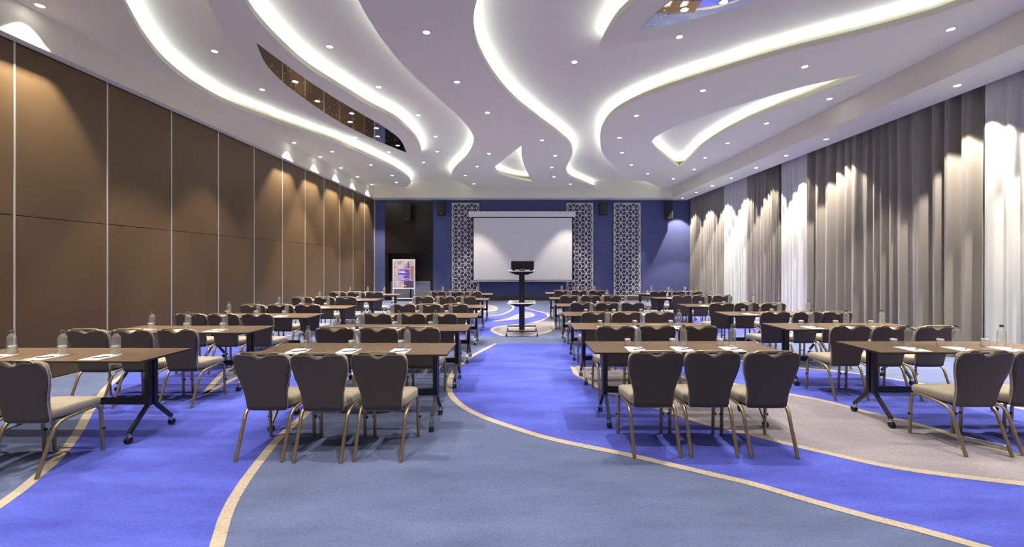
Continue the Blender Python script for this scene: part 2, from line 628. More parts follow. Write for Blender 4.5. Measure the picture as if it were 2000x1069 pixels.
# dark timber portal with double doors
m = MB()
m.box(-6.035, -3.886, YB + .02, YB + .06, 2.17, Z_SOF)
struct(m.obj('trim_1', M_WOODD, smooth=None))
m = MB()
m.box(-6.035, -5.9, YB + .02, YB + .4, 0, 2.17)
m.box(-4.02, -3.886, YB + .02, YB + .4, 0, 2.17)
m.box(-6.035, -3.886, YB - .005, YB + .4, 2.10, 2.17)
struct(m.obj('trim_2', M_WOODD, smooth=None))
struct(MB().box(-6.035, -3.886, YB, YB + .02, 2.11, 2.14).obj('trim_3', mat('brown_reveal', (.12, .08, .06), .4), smooth=None))
for i, (x0, x1) in enumerate(((-5.9, -4.965), (-4.955, -4.02))):
    d = struct(MB().box(x0, x1, YB + .3, YB + .35, 0.005, 2.1).obj('door_%d' % (i + 1), M_WOODD, smooth=None))
    MB().bbox(x0 + .03, x1 - .03, YB + .285, YB + .3, .03, .84, .003).obj('kick_plate', M_STEEL, d)
    hx = x1 - .1 if i == 0 else x0 + .1
    MB().tube([(hx, YB + .24, .92), (hx, YB + .24, 1.35)], .014).tube([(hx, YB + .24, .98), (hx, YB + .3, .98)], .01).tube(
        [(hx, YB + .24, 1.29), (hx, YB + .3, 1.29)], .01).obj('door_handle', M_STEEL, d)
struct(MB().box(XR, XR + .2, YF, YB + .2, 0, 5.3).obj('wall_right', M_RWALL, smooth=None))
struct(MB().box(XL - .2, XR + .2, YF - .2, YF, 0, 5.3).obj('wall_rear', M_RWALL, smooth=None))

# ================================================================== CEILING
struct(MB().box(XL - .2, XR + .2, YF - .2, YB + .2, Z_UP, Z_UP + .2).obj('ceiling', M_CEIL, smooth=None))
m = MB()
m.box(XL - .02, XFL, YF, YB, Z_SOF + .04, Z_UP)
m.box(XL - .02, XFL + .012, YF, YB, Z_SOF, Z_SOF + .045)
struct(m.obj('ceiling_bulkhead_left', M_FASC, smooth=None))
struct(MB().box(XFL, XFR, YFB, YB, Z_SOF + .01, Z_UP).obj('ceiling_bulkhead_back', M_FASC, smooth=None))
m = MB()
m.box(XFR, 7.42, YF, YB, Z_SOF, Z_UP)
m.box(7.42, XR, YF, YB, Z_SOF + .12, Z_UP)
struct(m.obj('ceiling_bulkhead_right', M_FASC, smooth=None))

zl = Z_LOW
E1 = spline([(-3.3, YF), (-3.3, 1.0), (-3.75, 3.2), (-4.45, 4.7)] + plan(
    [(240, 0), (256, 32), (284, 78), (320, 121), (373, 163.5), (444, 203), (533, 237), (600, 261), (671, 285), (700, 297), (735, 313),
     (778, 334), (797, 348), (802, 357), (799, 362)], zl) + [(-4.95, YFB)])
E2 = spline([(-3.05, 4.1)] + plan([(405, 0), (419.5, 32), (441, 78), (469, 114), (515.5, 156), (569, 199), (604, 224), (653, 247),
                                   (707, 268), (760, 287), (799, 301), (823, 309)], zl))
E3 = spline(plan([(823, 309), (820, 284), (803, 259.5), (771, 232), (724, 208), (671, 176), (604, 134), (551, 89), (498, 32), (478, 0)],
                 zl) + [(-3.25, 4.8), (-3.05, 4.1)])
E4 = spline([(-1.3, YF), (-1.55, 1.0), (-1.9, 3.6)] + plan(
    [(699.5, 0), (717, 32), (742, 71), (778, 117), (813, 153), (856, 192), (884, 217), (909, 242), (923, 263), (924.6, 281), (913, 306),
     (895, 323.5), (884, 336), (882.6, 344), (895, 355.5)], zl) + [(-2.08, YFB)])
E5 = spline([(3.2, YF), (2.9, 0.2), (2.0, 2.6), (0.55, 4.0), (-.25, 4.8)] + plan(
    [(932, 0), (925, 35.5), (929, 78), (945, 117), (973, 160), (1009, 199), (1055, 235), (1098, 267), (1115, 284), (1118, 302),
     (1111, 317), (1106, 331), (1112, 345), (1133, 355)], zl) + [(3.2, YFB)])
E6 = spline([(XFR, 4.9), (6.15, 5.2)] + plan(
    [(1904, 0), (1833, 26), (1744, 51.5), (1655, 74), (1567, 95), (1478, 119), (1389, 146), (1300, 174), (1240, 197), (1197, 222),
     (1177, 249), (1172, 270), (1176, 297), (1190, 316), (1211, 332), (1233, 344), (1262, 355)], zl) + [(6.0, YFB)])
I5L = spline([(5.2, 3.2), (3.6, 3.35), (2.6, 4.0), (1.85, 4.8)] + plan([(1245, 0), (1211, 28), (1186.5, 64), (1170, 98)], zl))
I5R = spline(plan([(1170, 98), (1300, 73.5), (1389, 50), (1478, 25), (1563, 0)], zl) + [(4.3, 4.75), (4.9, 4.1), (5.2, 3.2)])
TRI = (spline(plan([(1018, 285.5), (991, 306), (967, 326)], zl)) + spline(plan([(966, 328), (973, 338), (998, 347), (1039, 355)], zl))
       + spline(plan([(1039, 355), (1027, 331), (1019.5, 309), (1018, 285.5)], zl))[1:-1])
HOLE = (spline(plan([(1694.6, 142), (1584, 166), (1478, 195), (1389, 222), (1318, 248), (1288, 263), (1273, 277), (1280, 290), (1300, 307),
                     (1327, 327)], zl))
        + spline(plan([(1327, 327), (1343, 313), (1371, 286), (1424, 253), (1495, 221), (1584, 187), (1655, 157), (1694.6, 142)], zl))[1:-1])


def raft(name, loops, leds, spot=None):
    ob = struct(slab(MB(), loops, Z_LOW, Z_LOW + .085).obj(name, M_CEIL, smooth=25))
    for curve, closed in leds:
        mid = len(curve) // 2
        a, b = Vector(curve[mid]), Vector(curve[mid + 1])
        t = (b - a).normalized()
        q = (a + b) / 2 + Vector((-t.y, t.x)) * .04
        ok = inside(q, loops[0]) and not any(inside(q, l) for l in loops[1:])
        ribbon(MB(), curve, .02, Z_LOW + .09, off=.10 if ok else -.10, closed=closed).obj('led_strip', M_LED, ob, smooth=None)
    return ob


raft('ceiling_raft', [E1 + [(XFL, YFB), (XFL, YF)]], [(E1[8:], False)])
r2 = raft('ceiling_raft', [E2 + E3[1:-1]], [(E3, False)])
raft('ceiling_raft', [E4 + E5[::-1], TRI], [(E4, False), (E5, False), (TRI, True)])
raft('ceiling_raft', [E6 + [(XFR, YFB)], HOLE], [(E6, False), (HOLE, True)])
r5 = raft('ceiling_raft', [I5L + I5R[1:-1]], [(I5L, False)])

MIR1 = spline(plan([(500.5, 83.5), (551, 121), (604, 159), (653, 191), (707, 223), (753, 250), (781, 272), (794, 298)], zl)) + \
    spline(plan([(794, 298), (742, 277), (689, 252), (658, 235), (604, 199), (555, 162), (519, 124), (500.5, 83.5)], zl))[1:-1]
MIR2 = spline(plan([(1250.5, 58), (1275, 31), (1300, 9), (1312, 0)], zl) + [(2.2, 5.05), (2.9, 4.4), (4.0, 4.0)]) + \
    spline([(4.0, 4.0), (3.7, 4.7), (3.2, 5.2)] + plan([(1480, 0), (1389, 27), (1300, 50), (1250.5, 58)], zl))[1:-1]
for root, MIR, lab in ((r2, MIR1, ''), (r5, MIR2, '')):
    mo = slab(MB(), [MIR], Z_LOW - .004, Z_LOW).obj('mirror_panel', M_MIRR, root, smooth=None)
    s_ = MB()
    xs, ys = [p[0] for p in MIR], [p[1] for p in MIR]
    for _ in range(150):
        p = (rnd.uniform(min(xs), max(xs)), rnd.uniform(min(ys), max(ys)))
        if inside(p, MIR) and len(s_.f) < 700:
            s_.lathe([(.005, Z_LOW - .006), (.005, Z_LOW - .003)], 5, (p[0], p[1], 0))
    so = s_.obj('star_lights', M_STAR, mo, smooth=None)
    so['kind'] = 'stuff'

# ------------------------------------------------------------------ downlights
dl_ring = MB().lathe([(.058, 0), (.058, -.006), (.047, -.006), (.044, .0), (.044, .012)], 20).mesh('downlight', M_RING, 40)
dl_lens = MB().lathe([(.045, -.001), (.0, -.0015)], 20).mesh('lens', M_LENS, None)
SP = {}


def spot_data(kind, watts, size, blend):
    if kind not in SP:
        l = bpy.data.lights.new('downlight_beam', 'SPOT')
        l.energy, l.spot_size, l.spot_blend, l.color = watts, R(size), blend, LIGHT_COL
        l.shadow_soft_size = .035
        SP[kind] = l
    return SP[kind]


def downlight(x, y, z, label, kind='main'):
    o = tag(link('downlight', dl_ring), label, 'downlight', 'small round ceiling downlights')
    o.location = (x, y, z)
    link('lens', dl_lens, o)
    l = {'main': spot_data('main', SPOT_W * 1.08, 64, 0.4), 'wall': spot_data('wall', SPOT_W * 1.4, 78, 0.45),
         'drape': spot_data('drape', SPOT_W * 1.45, 79, 0.2), 'rear': spot_data('rear', SPOT_W * 1.05, 90, 0.6), 'low': spot_data('low', SPOT_W * .45, 70, 0.6)}[kind]
    b = bpy.data.objects.new('downlight_beam', l)
    COL.objects.link(b)
    b.parent = o
    b.location = (0, 0, -.012)


ORDN = ['first', 'second', 'third', 'fourth', 'fifth', 'sixth', 'seventh', 'eighth', 'ninth', 'tenth', 'eleventh', 'twelfth',
        'thirteenth', 'fourteenth', 'fifteenth']


def downlights(spots, z, where, kind='main'):
    for k, (x, y) in enumerate(sorted(spots, key=lambda p: -p[1])):
        downlight(x, y, z, 'round downlight, %s from the screen wall, %s' % (ORDN[k], where), kind)


downlights(plan([(649, 296), (724, 322), (766, 343), (774, 356.5)], Z_LOW), Z_LOW, 'in the low ceiling by the panels')
downlights(plan([(833, 63), (892.6, 160), (952, 220), (955, 300), (932, 325), (909, 343), (926, 359), (1059, 274), (1084.5, 304),
                 (1077.5, 327), (1082, 345.5), (1114, 360)], Z_LOW), Z_LOW, 'in the band above the aisle')
downlights(plan([(1243, 226), (1210, 269), (1215, 298.6), (1233, 322), (1265, 339.5), (1373, 177), (1572, 130), (1857, 57), (1620, 193),
                 (1497, 241), (1421, 280), (1377.5, 308), (1356, 331), (1315, 349.5)], Z_LOW), Z_LOW, 'in the curtain-side ceiling')
downlights(plan([(576.6, 159), (620, 197), (687, 221), (684, 237.5), (735, 250), (737.6, 266), (776.7, 284)], Z_LOW), Z_LOW - .004,
           'in the long mirror sliver', 'low')
downlights(plan([(1337, 18), (1413, 3)], Z_LOW), Z_LOW - .004, 'in the mirror leaf', 'low')
downlights(plan([(419, 100), (512, 175), (694, 269), (760, 297)], Z_UP), Z_UP, 'in the panel-side recess')
downlights(plan([(644, 91), (740, 170), (817, 225), (850.6, 266.6), (854, 296), (827, 317.5)], Z_UP), Z_UP, 'in the recess beside the mirror sliver')
downlights(plan([(1122, 121), (1327, 72)], Z_UP), Z_UP, 'in the recess beside the mirror leaf')
downlights([(-6.17, y) for y in (4.05, 5.59, 11.88, 13.44, 14.98, 16.5, 18.1)], Z_LOW, 'in the row hugging the panels', 'wall')
downlights([(7.0, y) for y in (2.5, 4.0, 5.5, 6.97, 9.96, 11.45, 12.9, 14.43, 15.84, 17.3, 18.76)], Z_SOF, 'in the strip above the curtains', 'drape')
near = ((-5.2, 2.6), (-5.2, -0.2), (-2.7, 3.4), (-2.4, 0.8), (-2.4, -1.8), (0.2, 2.2), (0.3, -0.6), (2.2, 4.2), (5.4, 2.4), (4.6, 0.6), (4.4, -1.8))  # unseen lamps added to light the near rows and carpet
downlights([p for p in near if p[0] < -4 or -1.7 < p[0] < .6], Z_LOW, 'in the low ceiling over the room\'s rear end', 'rear')
downlights([p for p in near if not (p[0] < -4 or -1.7 < p[0] < .6)], Z_UP, 'in the high ceiling over the room\'s rear end', 'rear')

# ================================================================== CURTAINS
def curtain(y0, y1, mt, label, seed, depth, pitch):
    q = random.Random(seed)
    n = int(abs(y1 - y0) / .016)
    nv = 16
    ph = [q.uniform(0, 6.28) for _ in range(6)]
    z0, z1 = .012, Z_SOF + .09

    def fn(u, v):
        y = y0 + (y1 - y0) * u
        base = 7.50 + .008 * max(0, y - 8)
        s = y + .10 * math.sin(y * 2.3 + ph[0]) + .05 * math.sin(y * 5.1 + ph[1])
        s += .03 * (1 - v) * math.sin(y * 1.7 + ph[5])
        k = 2 * math.pi / pitch
        wv = math.sin(k * s) + .35 * math.sin(2 * k * s + 1.1 + .8 * v) + .3 * math.sin(.37 * k * s + ph[2])
        amp = depth * (.72 + .28 * (1 - v) + .3 * math.sin(1.3 * y + ph[3]))
        crk = .012 * max(0, v - .8) * 5 * math.sin(3.1 * k * s + ph[4] + 9 * v)
        return (base - amp * wv + crk, y + .3 * amp * math.cos(k * s), z0 + (z1 - z0) * v)
    m = MB().grid(fn, n, nv)
    return tag(m.obj('curtain', mt, smooth=80), label, 'curtain', 'floor-length curtains along one wall')


curtain(19.38, 16.12, M_DRAPE, 'grey taupe satin curtain hanging next to the blue wall', 1, .07, .2)
curtain(16.10, 14.44, M_SHEER, 'ivory satin curtain farther along, near the blue wall', 2, .045, .2)
curtain(14.42, 12.56, M_DRAPE, 'narrow grey taupe curtain hanging between two ivory curtains', 3, .07, .2)
curtain(12.54, 11.37, M_SHEER, 'narrow ivory curtain squeezed between the grey taupe curtains', 4, .045, .2)
curtain(11.35, 7.05, M_DRAPE, 'wide grey taupe satin curtain with many deep folds', 5, .095, .27)
curtain(7.03, 4.7, M_SHEER, 'brightly lit ivory satin curtain beside the widest taupe curtain', 6, .05, .24)
curtain(4.6, -3.4, M_DRAPE, 'grey taupe satin curtain running on behind the rear tables', 8, .095, .27)

# ================================================================== BACK WALL FITTINGS
K = YB / F


def bx(px):
    return (px - CX) * K


def bz(py):
    return H - (py - CY) * K


def lattice(px0, px1, label):
    x0, x1 = bx(px0), bx(px1)
    z0, z1 = .2, bz(397)
    t = thing('lattice_panel', label, 'wall panel', ((x0 + x1) / 2, YB - .06, z0), 0, 'geometric lattice panels on the blue wall')
    W, Hh = x1 - x0, z1 - z0
    fr = MB()
    fw, th = .035, .022
    for a in ((-W / 2, -W / 2 + fw, 0, Hh), (W / 2 - fw, W / 2, 0, Hh), (-W / 2, W / 2, 0, fw), (-W / 2, W / 2, Hh - fw, Hh)):
        fr.box(a[0], a[1], -th, 0, a[2], a[3])
    fr.obj('frame', M_LATT, t, smooth=None)
    mb = MB()
    cs = (W - 2 * fw) / 4
    a = cs * 2 / 3
    vs = a * math.sqrt(3)
    lim = W / 2 - fw / 2

    def bar(p, q):
        (xa, za), (xb, zb) = p, q
        xa, xb = max(-lim, min(lim, xa)), max(-lim, min(lim, xb))
        za, zb = max(.01, min(Hh - .01, za)), max(.01, min(Hh - .01, zb))
        d = Vector((xb - xa, zb - za))
        if d.length < .02:
            return
        n = Vector((-d.y, d.x)).normalized() * .016
        v = []
        for yy in (-th + .002, -.004):
            v += [(xa + n.x, yy, za + n.y), (xb + n.x, yy, zb + n.y), (xb - n.x, yy, zb - n.y), (xa - n.x, yy, za - n.y)]
        mb.add(v, [(0, 1, 2, 3), (7, 6, 5, 4), (0, 4, 5, 1), (1, 5, 6, 2), (2, 6, 7, 3), (3, 7, 4, 0)])
    for c in range(5):
        xn = -W / 2 + fw + cs * c
        k = 0
        zn = Hh - .07 - (vs / 2 if c % 2 else 0)
        while zn > -.1:
            for ang in range(6):
                q = R(60 * ang)
                e = (xn + a * math.cos(q), zn + a * math.sin(q))
                if abs(e[0]) > lim + a * .6 or e[1] > Hh + a * .5:
                    continue
                bar((xn, zn), e)
            zn -= vs
    mb.obj('lattice', M_LATT, t, smooth=None)


lattice(883, 936, 'pale metal star lattice panel behind the screen end near the door')
lattice(1106, 1158, 'pale metal star lattice panel behind the screen end farther from the door')
lattice(1198, 1250, 'pale metal star lattice panel standing clear of the projection screen')

YS = YB - .35
KS = YS / F
t = thing('projection_screen', 'large white pull-down projection screen in a white housing on the blue wall', 'screen', (0, YS, 0))
sx = lambda p: (p - CX) * KS
sz = lambda p: H - (p - CY) * KS
MB().bbox(sx(915), sx(1124), -.07, .12, sz(424), sz(413), .02).obj('housing', M_WHITE, t)
MB().box(sx(923), sx(1119.5), -.004, .004, sz(549), sz(423)).obj('border', M_BLACK, t, smooth=None)
MB().box(sx(925.2), sx(1117.2), -.006, -.003, sz(547.0), sz(426)).obj('projection_surface', M_SCREEN, t, smooth=None)
MB().tube([(sx(922), 0, sz(549.4)), (sx(1120.5), 0, sz(549.4))], .022, n=8, up=(0, 1, 0)).obj('bottom_bar', M_WHITE, t)
for p in (945, 1092):
    MB().box(sx(p), sx(p) + .06, .1, .285, sz(421), sz(415)).obj('bracket', M_WHITE, t, smooth=None)


def speaker(px0, px1, py0, py1, label, tilt):
    x0, x1, z0, z1 = bx(px0), bx(px1), bz(py1), bz(py0)
    W, Hh = x1 - x0, z1 - z0
    t = thing('wall_speaker', label, 'speaker', ((x0 + x1) / 2, YB - .14, z0), tilt, 'black loudspeakers high on the wall')
    MB().bbox(-W / 2, W / 2, -.3, -.02, 0, Hh, .02).obj('cabinet', M_SPK, t)
    MB().bbox(-W / 2 + .015, W / 2 - .015, -.312, -.298, .03, Hh - .02, .006).obj('grille', M_BLACK, t)
    MB().lathe([(.014, 0), (.014, -.006), (0, -.006)], 12, (0, -.31, .07), 'y').obj('badge', M_CHROME, t)
    MB().box(-.05, .05, -.03, .139, Hh * .4, Hh * .6).obj('bracket', M_BLACK, t, smooth=None)


speaker(790, 804, 399, 434, 'tall black loudspeaker on the dark timber above the doors', R(14))
speaker(857, 872, 399, 422, 'short black loudspeaker between the doors and the lattice panel', 0)
speaker(1168, 1183, 399, 422, 'short black loudspeaker between two lattice panels', 0)
speaker(1297, 1311, 399, 432, 'tall black loudspeaker on the blue wall near the curtains', R(-16))

# poster stand by the doors
YP = 18.95
KP = YP / F
t = thing('poster_stand', 'white framed poster stand with a purple printed poster before the doors', 'poster stand', ((790 - CX) * KP, YP, 0))
qx = lambda p: (p - 790) * KP
qz = lambda p: H - (p - CY) * KP
for p in (768, 810):
    MB().bbox(qx(p) - .02, qx(p) + .02, -.02, .02, .03, qz(507), .004).obj('post', M_WHITE, t)
    MB().bbox(qx(p) - .025, qx(p) + .025, -.25, .2, .003, .035, .004).obj('foot', M_WHITE, t)
MB().bbox(qx(768), qx(810), -.018, .018, qz(509.5), qz(507), .004).obj('frame', M_WHITE, t)
MB().bbox(qx(768), qx(810), -.018, .018, qz(565), qz(562.5), .004).obj('frame', M_WHITE, t)
MB().bbox(qx(768), qx(810), -.015, .015, .10, .14, .004).obj('rail', M_WHITE, t)
po = MB().box(qx(769.5), qx(808.5), -.012, .006, qz(563.5), qz(509)).obj('poster', M_POST, t, smooth=None)


def print_(x0, x1, y0, y1, mt, name, dy=0.0):
    MB().box(qx(x0), qx(x1), -.0135 - dy, -.012, qz(y1), qz(y0)).obj(name, mt, po, smooth=None)


print_(778, 800.5, 526.5, 548, M_PURPLE, 'purple_block')
print_(778, 790, 537, 547, M_LILAC, 'lilac_block', .001)
print_(802, 807.5, 520, 545, M_TANP, 'tan_area')
print_(789, 807.5, 549, 562.5, M_PLUMP, 'plum_area')
print_(796, 799, 512, 524, M_PLUMP, 'plum_mark')
for x0, x1, y in ((779, 791, 529.5), (779.5, 792, 532), (786, 800, 544.5), (782, 784, 545), (785, 794, 557.5)):
    print_(x0, x1, y, y + 1.3, M_WHITE, 'white_text_line', .002)
for x0, x1, y in ((792, 798, 528.5), (779, 786, 533.5), (794, 800, 534.5), (787, 800, 541)):
    print_(x0, x1, y, y + 1.6, M_PLUMP, 'dark_text_line', .0025)

# ================================================================== PROJECTOR CART
yc = 9.95
t = thing('projector_cart', 'tall black projector cart with pale shelves on casters in the aisle', 'cart', (1019.3 / F * 0 + (1019.3 - CX) / F * yc, yc, .003))
MB().bbox(-.063, .063, -.12, -.02, .12, 1.47, .008).obj('column', M_CARTM, t)
for z, nm in ((1.435, 'top'), (.715, 'low')):
    MB().bbox(-.315, .315, -.26, .52, z, z + .018, .006).obj('shelf', M_SHELF, t)
    for s in (-1, 1):
        vs = []
        for y in (-.1, -.06):
            vs += [(s * .06, y, z - .07), (s * .06, y, z), (s * .28, y, z), (s * .28, y, z - .012), (s * .13, y, z - .07)]
        MB().add(vs, [(0, 1, 2, 3, 4), (9, 8, 7, 6, 5)] + [(i, (i + 1) % 5 + 0, (i + 1) % 5 + 5, i + 5) for i in range(5)]).obj(
            'shelf_bracket', M_CARTM, t, smooth=None)
for y, hw in ((-.30, .345), (.5, .345)):
    MB().bbox(-hw, hw, y - .02, y + .02, .105, .135, .006).obj('base_bar', M_CARTM, t)
MB().bbox(-.05, .05, -.30, .50, .09, .13, .006).obj('base_rail', M_CARTM, t)
for y in (-.30, .5):
    for s in (-1, 1):
        c = MB().lathe([(.012, .10), (.012, .06), (.02, .06), (.02, .045)], 10, (s * .34, y, 0)).obj('caster', M_CHROME, t)
        MB().lathe([(.018, -.015), (.034, -.015), (.036, 0), (.034, .015), (.018, .015)], 14, (s * .34, y - .01, .036), 'x').obj('wheel', M_BLACK, c)
t2 = thing('projector', 'black box projector sitting on the tall cart', 'projector', ((1020.5 - CX) / F * yc, yc - .05, 1.459))
MB().bbox(-.255, .255, -.2, .2, .03, .225, .012).obj('body', M_SPK, t2)
for s in (-1, 1):
    for y in (-.15, .15):
        MB().lathe([(.025, -.0), (.03, .035)], 10, (s * .2, y, 0)).obj('foot', M_BLACK, t2)
vg = MB()
for i in range(9):
    vg.box(-.22 + i * .03, -.205 + i * .03, -.203, -.2, .06, .19)
vg.obj('vent', M_CARTM, t2, smooth=None)
MB().lathe([(.055, 0), (.06, .05), (.045, .05), (.04, .02), (0, .02)], 18, (.1, .2, .13), 'y').obj('lens_barrel', M_CHROME, t2)

# ================================================================== CHAIR
def lerp_tab(tab, z):
    for (a, b), (c, d) in zip(tab, tab[1:]):
        if z <= c:
            t = max(0, (z - a) / (c - a))
            t = t * t * (3 - 2 * t) * .5 + t * .5
            return b + (d - b) * t
    return tab[-1][1]


HW = [(.375, .166), (.44, .169), (.52, .173), (.60, .191), (.68, .217), (.755, .230), (.82, .229), (.87, .225)]


def back_pt(s, v, off):
    a = abs(s)
    top = .867 - .05 * (1 - math.sqrt(max(0, 1 - max(0, (a - .79) / .21) ** 2)))
    top -= .034 * (math.cos(min(1, a / .40) * math.pi) * .5 + .5)
    bot = .377 + .014 * max(0, (a - .86) / .14) ** 2
    z = bot + (top - bot) * v
    x = s * lerp_tab(HW, z)
    y = -.155 - .20 * (z - .40) - .06 * (z - .40) ** 2 + .22 * x * x
    return Vector((x, y + off, z))


def back_piece(off_rear, off_front, inset, bulge, lift=0.0):
    nu, nv = 22, 12
    mb = MB()

    def ins(k, n):
        return -1 + 2 * k / n
    rear = lambda u, v: back_pt((2 * u - 1) * (1 - inset), inset * .5 + v * (1 - inset), off_rear)
    front = lambda u, v: back_pt((2 * u - 1) * (1 - inset), inset * .5 + v * (1 - inset), off_front + bulge * (1 - (2 * u - 1) ** 4) * (1 - (2 * v - 1) ** 6)) + Vector((0, 0, lift * v ** 4))
    mb.grid(rear, nu, nv)
    mb.grid(front, nu, nv, flip=True)
    n1 = (nu + 1) * (nv + 1)
    ring = [i for i in range(nu + 1)] + [j * (nu + 1) + nu for j in range(1, nv + 1)] + \
           [nv * (nu + 1) + i for i in range(nu - 1, -1, -1)] + [j * (nu + 1) for j in range(nv - 1, 0, -1)]
    mid = []
    for q in ring:
        i, j = q % (nu + 1), q // (nu + 1)
        p = back_pt((2 * i / nu - 1) * 1.0, j / nv, (off_rear + off_front) / 2)
        p.z += lift * (j / nv) ** 4
        mid.append(p)
    L = len(ring)
    b = len(mb.v)
    mb.v += [tuple(p) for p in mid]
    for k in range(L):
        l = (k + 1) % L
        mb.f.append((ring[l], ring[k], b + k, b + l))
        mb.f.append((b + l, b + k, ring[k] + n1, ring[l] + n1))
        mb.mi += [0, 0]
    return mb, ring, mid


def build_chair():
    c = thing('banquet_chair', '', 'chair', group='banquet chairs drawn up to the tables')
    # seat cushion: rounded trapezoid, crowned
    mb = MB()
    n = 36
    layers = ((.405, .90), (.402, .97), (.415, 1.0), (.45, 1.005), (.468, .985), (.478, .93), (.484, .72), (.487, .4), (.488, .001))
    for li, (z, sc) in enumerate(layers):
        for k in range(n):
            a = 2 * math.pi * k / n
            ca, sa = math.cos(a), math.sin(a)
            e = .42
            x = math.copysign(abs(ca) ** e, ca)
            y = math.copysign(abs(sa) ** e, sa)
            hw = .205 + .018 * y
            yy = .052 + .218 * y
            zz = z - (.014 * max(0, y) ** 2) * (1 if z > .44 else 0) - .012 * (1 - sc if sc < .9 else 0) * 0
            mb.v.append((x * hw * sc, .052 + (yy - .052) * sc, zz))
    for li in range(len(layers) - 1):
        for k in range(n):
            l = (k + 1) % n
            mb.f.append((li * n + k, li * n + l, (li + 1) * n + l, (li + 1) * n + k))
            mb.mi.append(0)
    mb.f.append(tuple(reversed(range(n))))
    mb.mi.append(0)
    mb.obj('seat', M_SEAT, c, 50)
    MB().bbox(-.18, .18, -.13, .22, .385, .405, .006).obj('seat_pan', M_PAN, c)
    mb, ring, mid = back_piece(.005, .034, .045, .012, .007)
    mb.obj('backrest', M_SEAT, c, 55)
    mb, ring, mid = back_piece(-.016, .004, .03, 0.0)
    sh = mb.obj('back_shell', M_SHELL_SHADE, c, 55)
    pp = [p + Vector((0, .008, 0)) for p in mid]
    MB().tube(pp + [pp[0]], .0045, n=6, up=(0, 1, 0), cap=False).obj('piping', M_PIPE, sh, 60)
    pts = []
    for k in range(13):
        x = -.165 + .33 * k / 12
        e = abs(x) / .165
        z = .877 + .005 * (1 - e * e) - .016 * max(0, (e - .86) / .14) ** 2
        y = back_pt(0, 1, 0).y - .012 + .22 * x * x + .004
        pts.append((x, y, z))
    MB().tube(pts, .012, .0065, n=8, up=(0, 1, 0)).obj('handle_bar', M_BRONZE, c, 60)
    for s in (-1, 1):
        fl = [(s * .203, .248, 0), (s * .203, .238, .2), (s * .203, .232, .33), (s * .202, .218, .375), (s * .201, .19, .398), (s * .20, .15, .400),
              (s * .199, .06, .393)]
        lg = MB().tube(fl, .0155, .0125, n=8, up=(1, 0, 0)).obj('leg', M_BRONZE, c, 60)
        MB().lathe([(.0, -.008), (.01, -.008), (.012, 0), (.012, .012), (0, .014)], 8, (s * .216, .238, .19), 'x').obj('stacking_bumper', M_BLACK, lg)
        rl = [(s * .199, .06, .393), (s * .197, -.05, .383), (s * .195, -.105, .368), (s * .193, -.14, .335), (s * .191, -.162, .28),
              (s * .191, -.215, .14), (s * .191, -.268, 0)]
        MB().tube(rl, .0155, .0125, n=8, up=(1, 0, 0)).obj('leg', M_BRONZE, c, 60)
    return remember(c)


# ================================================================== TABLE
TL, TD, TH = 1.85, .60, .75


def build_table():
    c = thing('folding_table', '', 'table', group='flip-top tables in rows')
    hx, hy = TL / 2, TD / 2
    m = MB()
    m.bbox(-hx, hx, -hy, hy, TH - .019, TH, .002, 1)
    for i, f_ in enumerate(m.f):                      # walnut face on top, dark edge and underside
        if all(m.v[k][2] > TH - .003 for k in f_):
            m.mi[i] = 0
    m.obj('tabletop', [M_TABLE, M_EDGE], c, 30)
    MB().bbox(-.76, .76, -.02, .02, .685, .731, .004).obj('top_beam', M_LEG, c)
    MB().bbox(-.74, .74, -.016, .016, .275, .335, .004).obj('crossbar', M_LEG, c)
    for s in (-1, 1):
        x = s * .765
        MB().bbox(x - .02, x + .02, -.23, .23, .708, .731, .004).obj('top_bracket', M_LEG, c)
        for y in (-.032, .032):
            MB().bbox(x - .024, x + .024, y - .022, y + .022, .27, .709, .005).obj('leg', M_LEG, c)
        for q in (-1, 1):
            ft = MB().tube([(x, q * .02, .315), (x, q * .05, .27), (x, q * .235, .085)], .022, .02, n=4, up=(1, 0, 0)).obj('foot', M_LEG, c, 20)
            cs = MB().lathe([(.009, .095), (.009, .07), (.022, .068), (.022, .05), (.012, .048)], 10, (x, q * .228, 0)).obj('caster', M_CHROME, c)
            w_ = MB()
            for xx in (-.013, .013):
                w_.lathe([(.006, -.008), (.026, -.008), (.029, -.004), (.029, .004), (.026, .008), (.006, .008)], 12, (x + xx, q * .24, .0295), 'x')
            w_.obj('wheel', M_BLACK, cs)
    return remember(c)


# ================================================================== TABLEWARE
def build_bottle():
    c = thing('water_bottle', '', 'bottle', group='water bottles on the tables')
    out = [(.03, .0), (.0345, .004), (.0355, .012), (.0355, .150), (.034, .163), (.029, .176), (.021, .187), (.0155, .194), (.0145, .200),
           (.0145, .208)]
    pr = [(.0, .001)] + out + [(.0125, .208)] + [(r - .002, max(z, .012)) for r, z in reversed(out[2:-1])] + [(.0, .012)]
    MB().lathe(pr, 20).obj('body', M_WATER, c, 50)
    MB().lathe([(.0165, .206), (.0172, .209), (.0172, .226), (.015, .229), (0, .229)], 16).obj('cap', M_CAP, c, 50)
    return remember(c)


def build_tumbler():
    pr = [(.0, .077), (.030, .077), (.0325, .074), (.0365, .0), (.034, .0), (.0315, .052), (.030, .056), (0, .056)]
    c = thing('drinking_glass', '', 'glass', group='upturned glasses on the tables')
    MB().lathe(list(reversed(pr)), 20).obj('bowl', M_GLASS, c, 50)
    MB().lathe([(.0, .0575), (.026, .0575), (.0295, .061), (.0295, .0735), (.027, .0765), (0, .0765)], 16).obj('base', M_BASE_GLINT, c, 50)  # white insert painting the bright glint of the upturned base
    return remember(c)


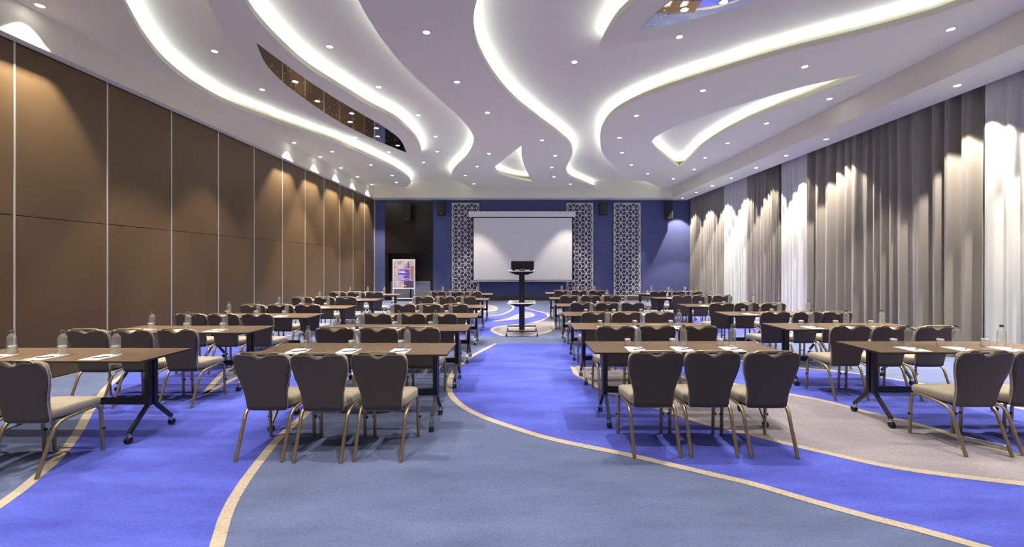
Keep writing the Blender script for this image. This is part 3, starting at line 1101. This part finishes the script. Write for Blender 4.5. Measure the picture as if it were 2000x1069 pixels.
def build_pad():
    o = MB().bbox(-.0875, .0875, -.125, .125, 0, .003, .0006).obj('notepad', M_PAPER, None, None)
    return remember(tag(o, '', 'notepad', 'notepads on the tables'))


def build_pen():
    c = thing('pen', '', 'pen', group='pens on the notepads')
    MB().lathe([(0, -.068), (.0015, -.066), (.004, -.055), (.004, .058), (.003, .068), (0, .068)], 8, (0, 0, .0042), 'x').obj('barrel', M_PEN, c, 50)
    MB().box(.02, .064, -.001, .001, .0078, .0098).obj('clip', M_PEN, c, smooth=None)
    return remember(c)


proto = {}
build = dict(chair=build_chair, table=build_table, bottle=build_bottle, glass=build_tumbler, pad=build_pad, pen=build_pen)


def put(kind, x, y, z, rz, label):
    if kind not in proto:
        o = proto[kind] = build[kind]()
    else:
        o = copy_tree(proto[kind])
    o.location = (x, y, z)
    o.rotation_euler = (0, 0, rz)
    o['label'] = label
    return o


ORD = ['sixth', 'fifth', 'fourth', 'third', 'second', 'first']
# per block: (near table edge distance, aisle-side table end) row by row, measured from the photograph
BLOCKS = {
    'OL': ('by the brown panels', -1, [(3.82, -3.33), (5.424, -3.386), (6.947, -3.40), (8.42, -3.385), (10.23, -3.41), (12.06, -3.385)]),
    'IL': ('beside centre aisle, panel side', -1, [(4.10, -.690), (5.558, -.686), (6.974, -.70), (8.55, -.732), (10.41, -.767), (12.25, -.80)]),
    'IR': ('beside centre aisle, curtain side', 1, [(4.20, .711), (5.707, .712), (7.203, .738), (8.843, .755), (10.70, .738), (12.72, .759)]),
    'OR': ('by the curtains', 1, [(4.20, 3.477), (5.69, 3.488), (7.24, 3.49), (8.757, 3.375), (10.8, 3.375), (12.37, 3.33)]),
}
SEATS = [(-.485, 'panel-end'), (0.0, 'middle'), (.485, 'curtain-end')]
ZF = .0035
for key, (where, sg, rows) in BLOCKS.items():
    for r, (yn, xe) in enumerate(rows):
        cx, cy = xe + sg * TL / 2, yn + TD / 2
        row = '%s row from screen' % ORD[r]
        put('table', cx, cy, ZF, R(rnd.uniform(-.4, .4)), 'walnut-topped table on black wheeled legs, %s, %s' % (row, where))
        for dx, seat in SEATS:
            xs = cx - .02 + dx
            jx, jy = rnd.uniform(-.006, .006), rnd.uniform(-.022, .022)
            w_ = '%s seat, %s, %s' % (seat, row, where)
            put('chair', xs + jx, yn - .325 + jy, ZF, R(rnd.uniform(-1.6, 1.6)), 'taupe banquet chair, ' + w_)
            zt = ZF + TH
            k = .035 if sg > 0 else -.04
            px_ = xs + rnd.uniform(-.012, .012) + (.01 if sg > 0 else -.04)
            put('pad', px_, yn + .15, zt, R(rnd.uniform(-2, 2)), 'white notepad, ' + w_)
            put('pen', px_ + .02, yn + .12, zt + .003, R((rnd.uniform(15, 40))), 'black pen, ' + w_)
            put('bottle', px_ + .05, yn + .245, zt + .003, rnd.uniform(0, 6), 'clear water bottle, ' + w_)
            put('glass', px_ - .035, yn + .325, zt, 0, 'upturned clear glass, ' + w_)

# floor outlet by the chair nearest the curtains
t = thing('floor_outlet', 'open flat metal floor socket lid set into the carpet', 'floor outlet', (4.13, 3.86, .003), R(-52))
MB().bbox(-.15, .15, -.05, .05, 0, .006, .002).obj('lid', M_STEEL, t)
MB().bbox(-.14, .14, .06, .09, 0, .01, .002).obj('flap', M_WHITE, t)
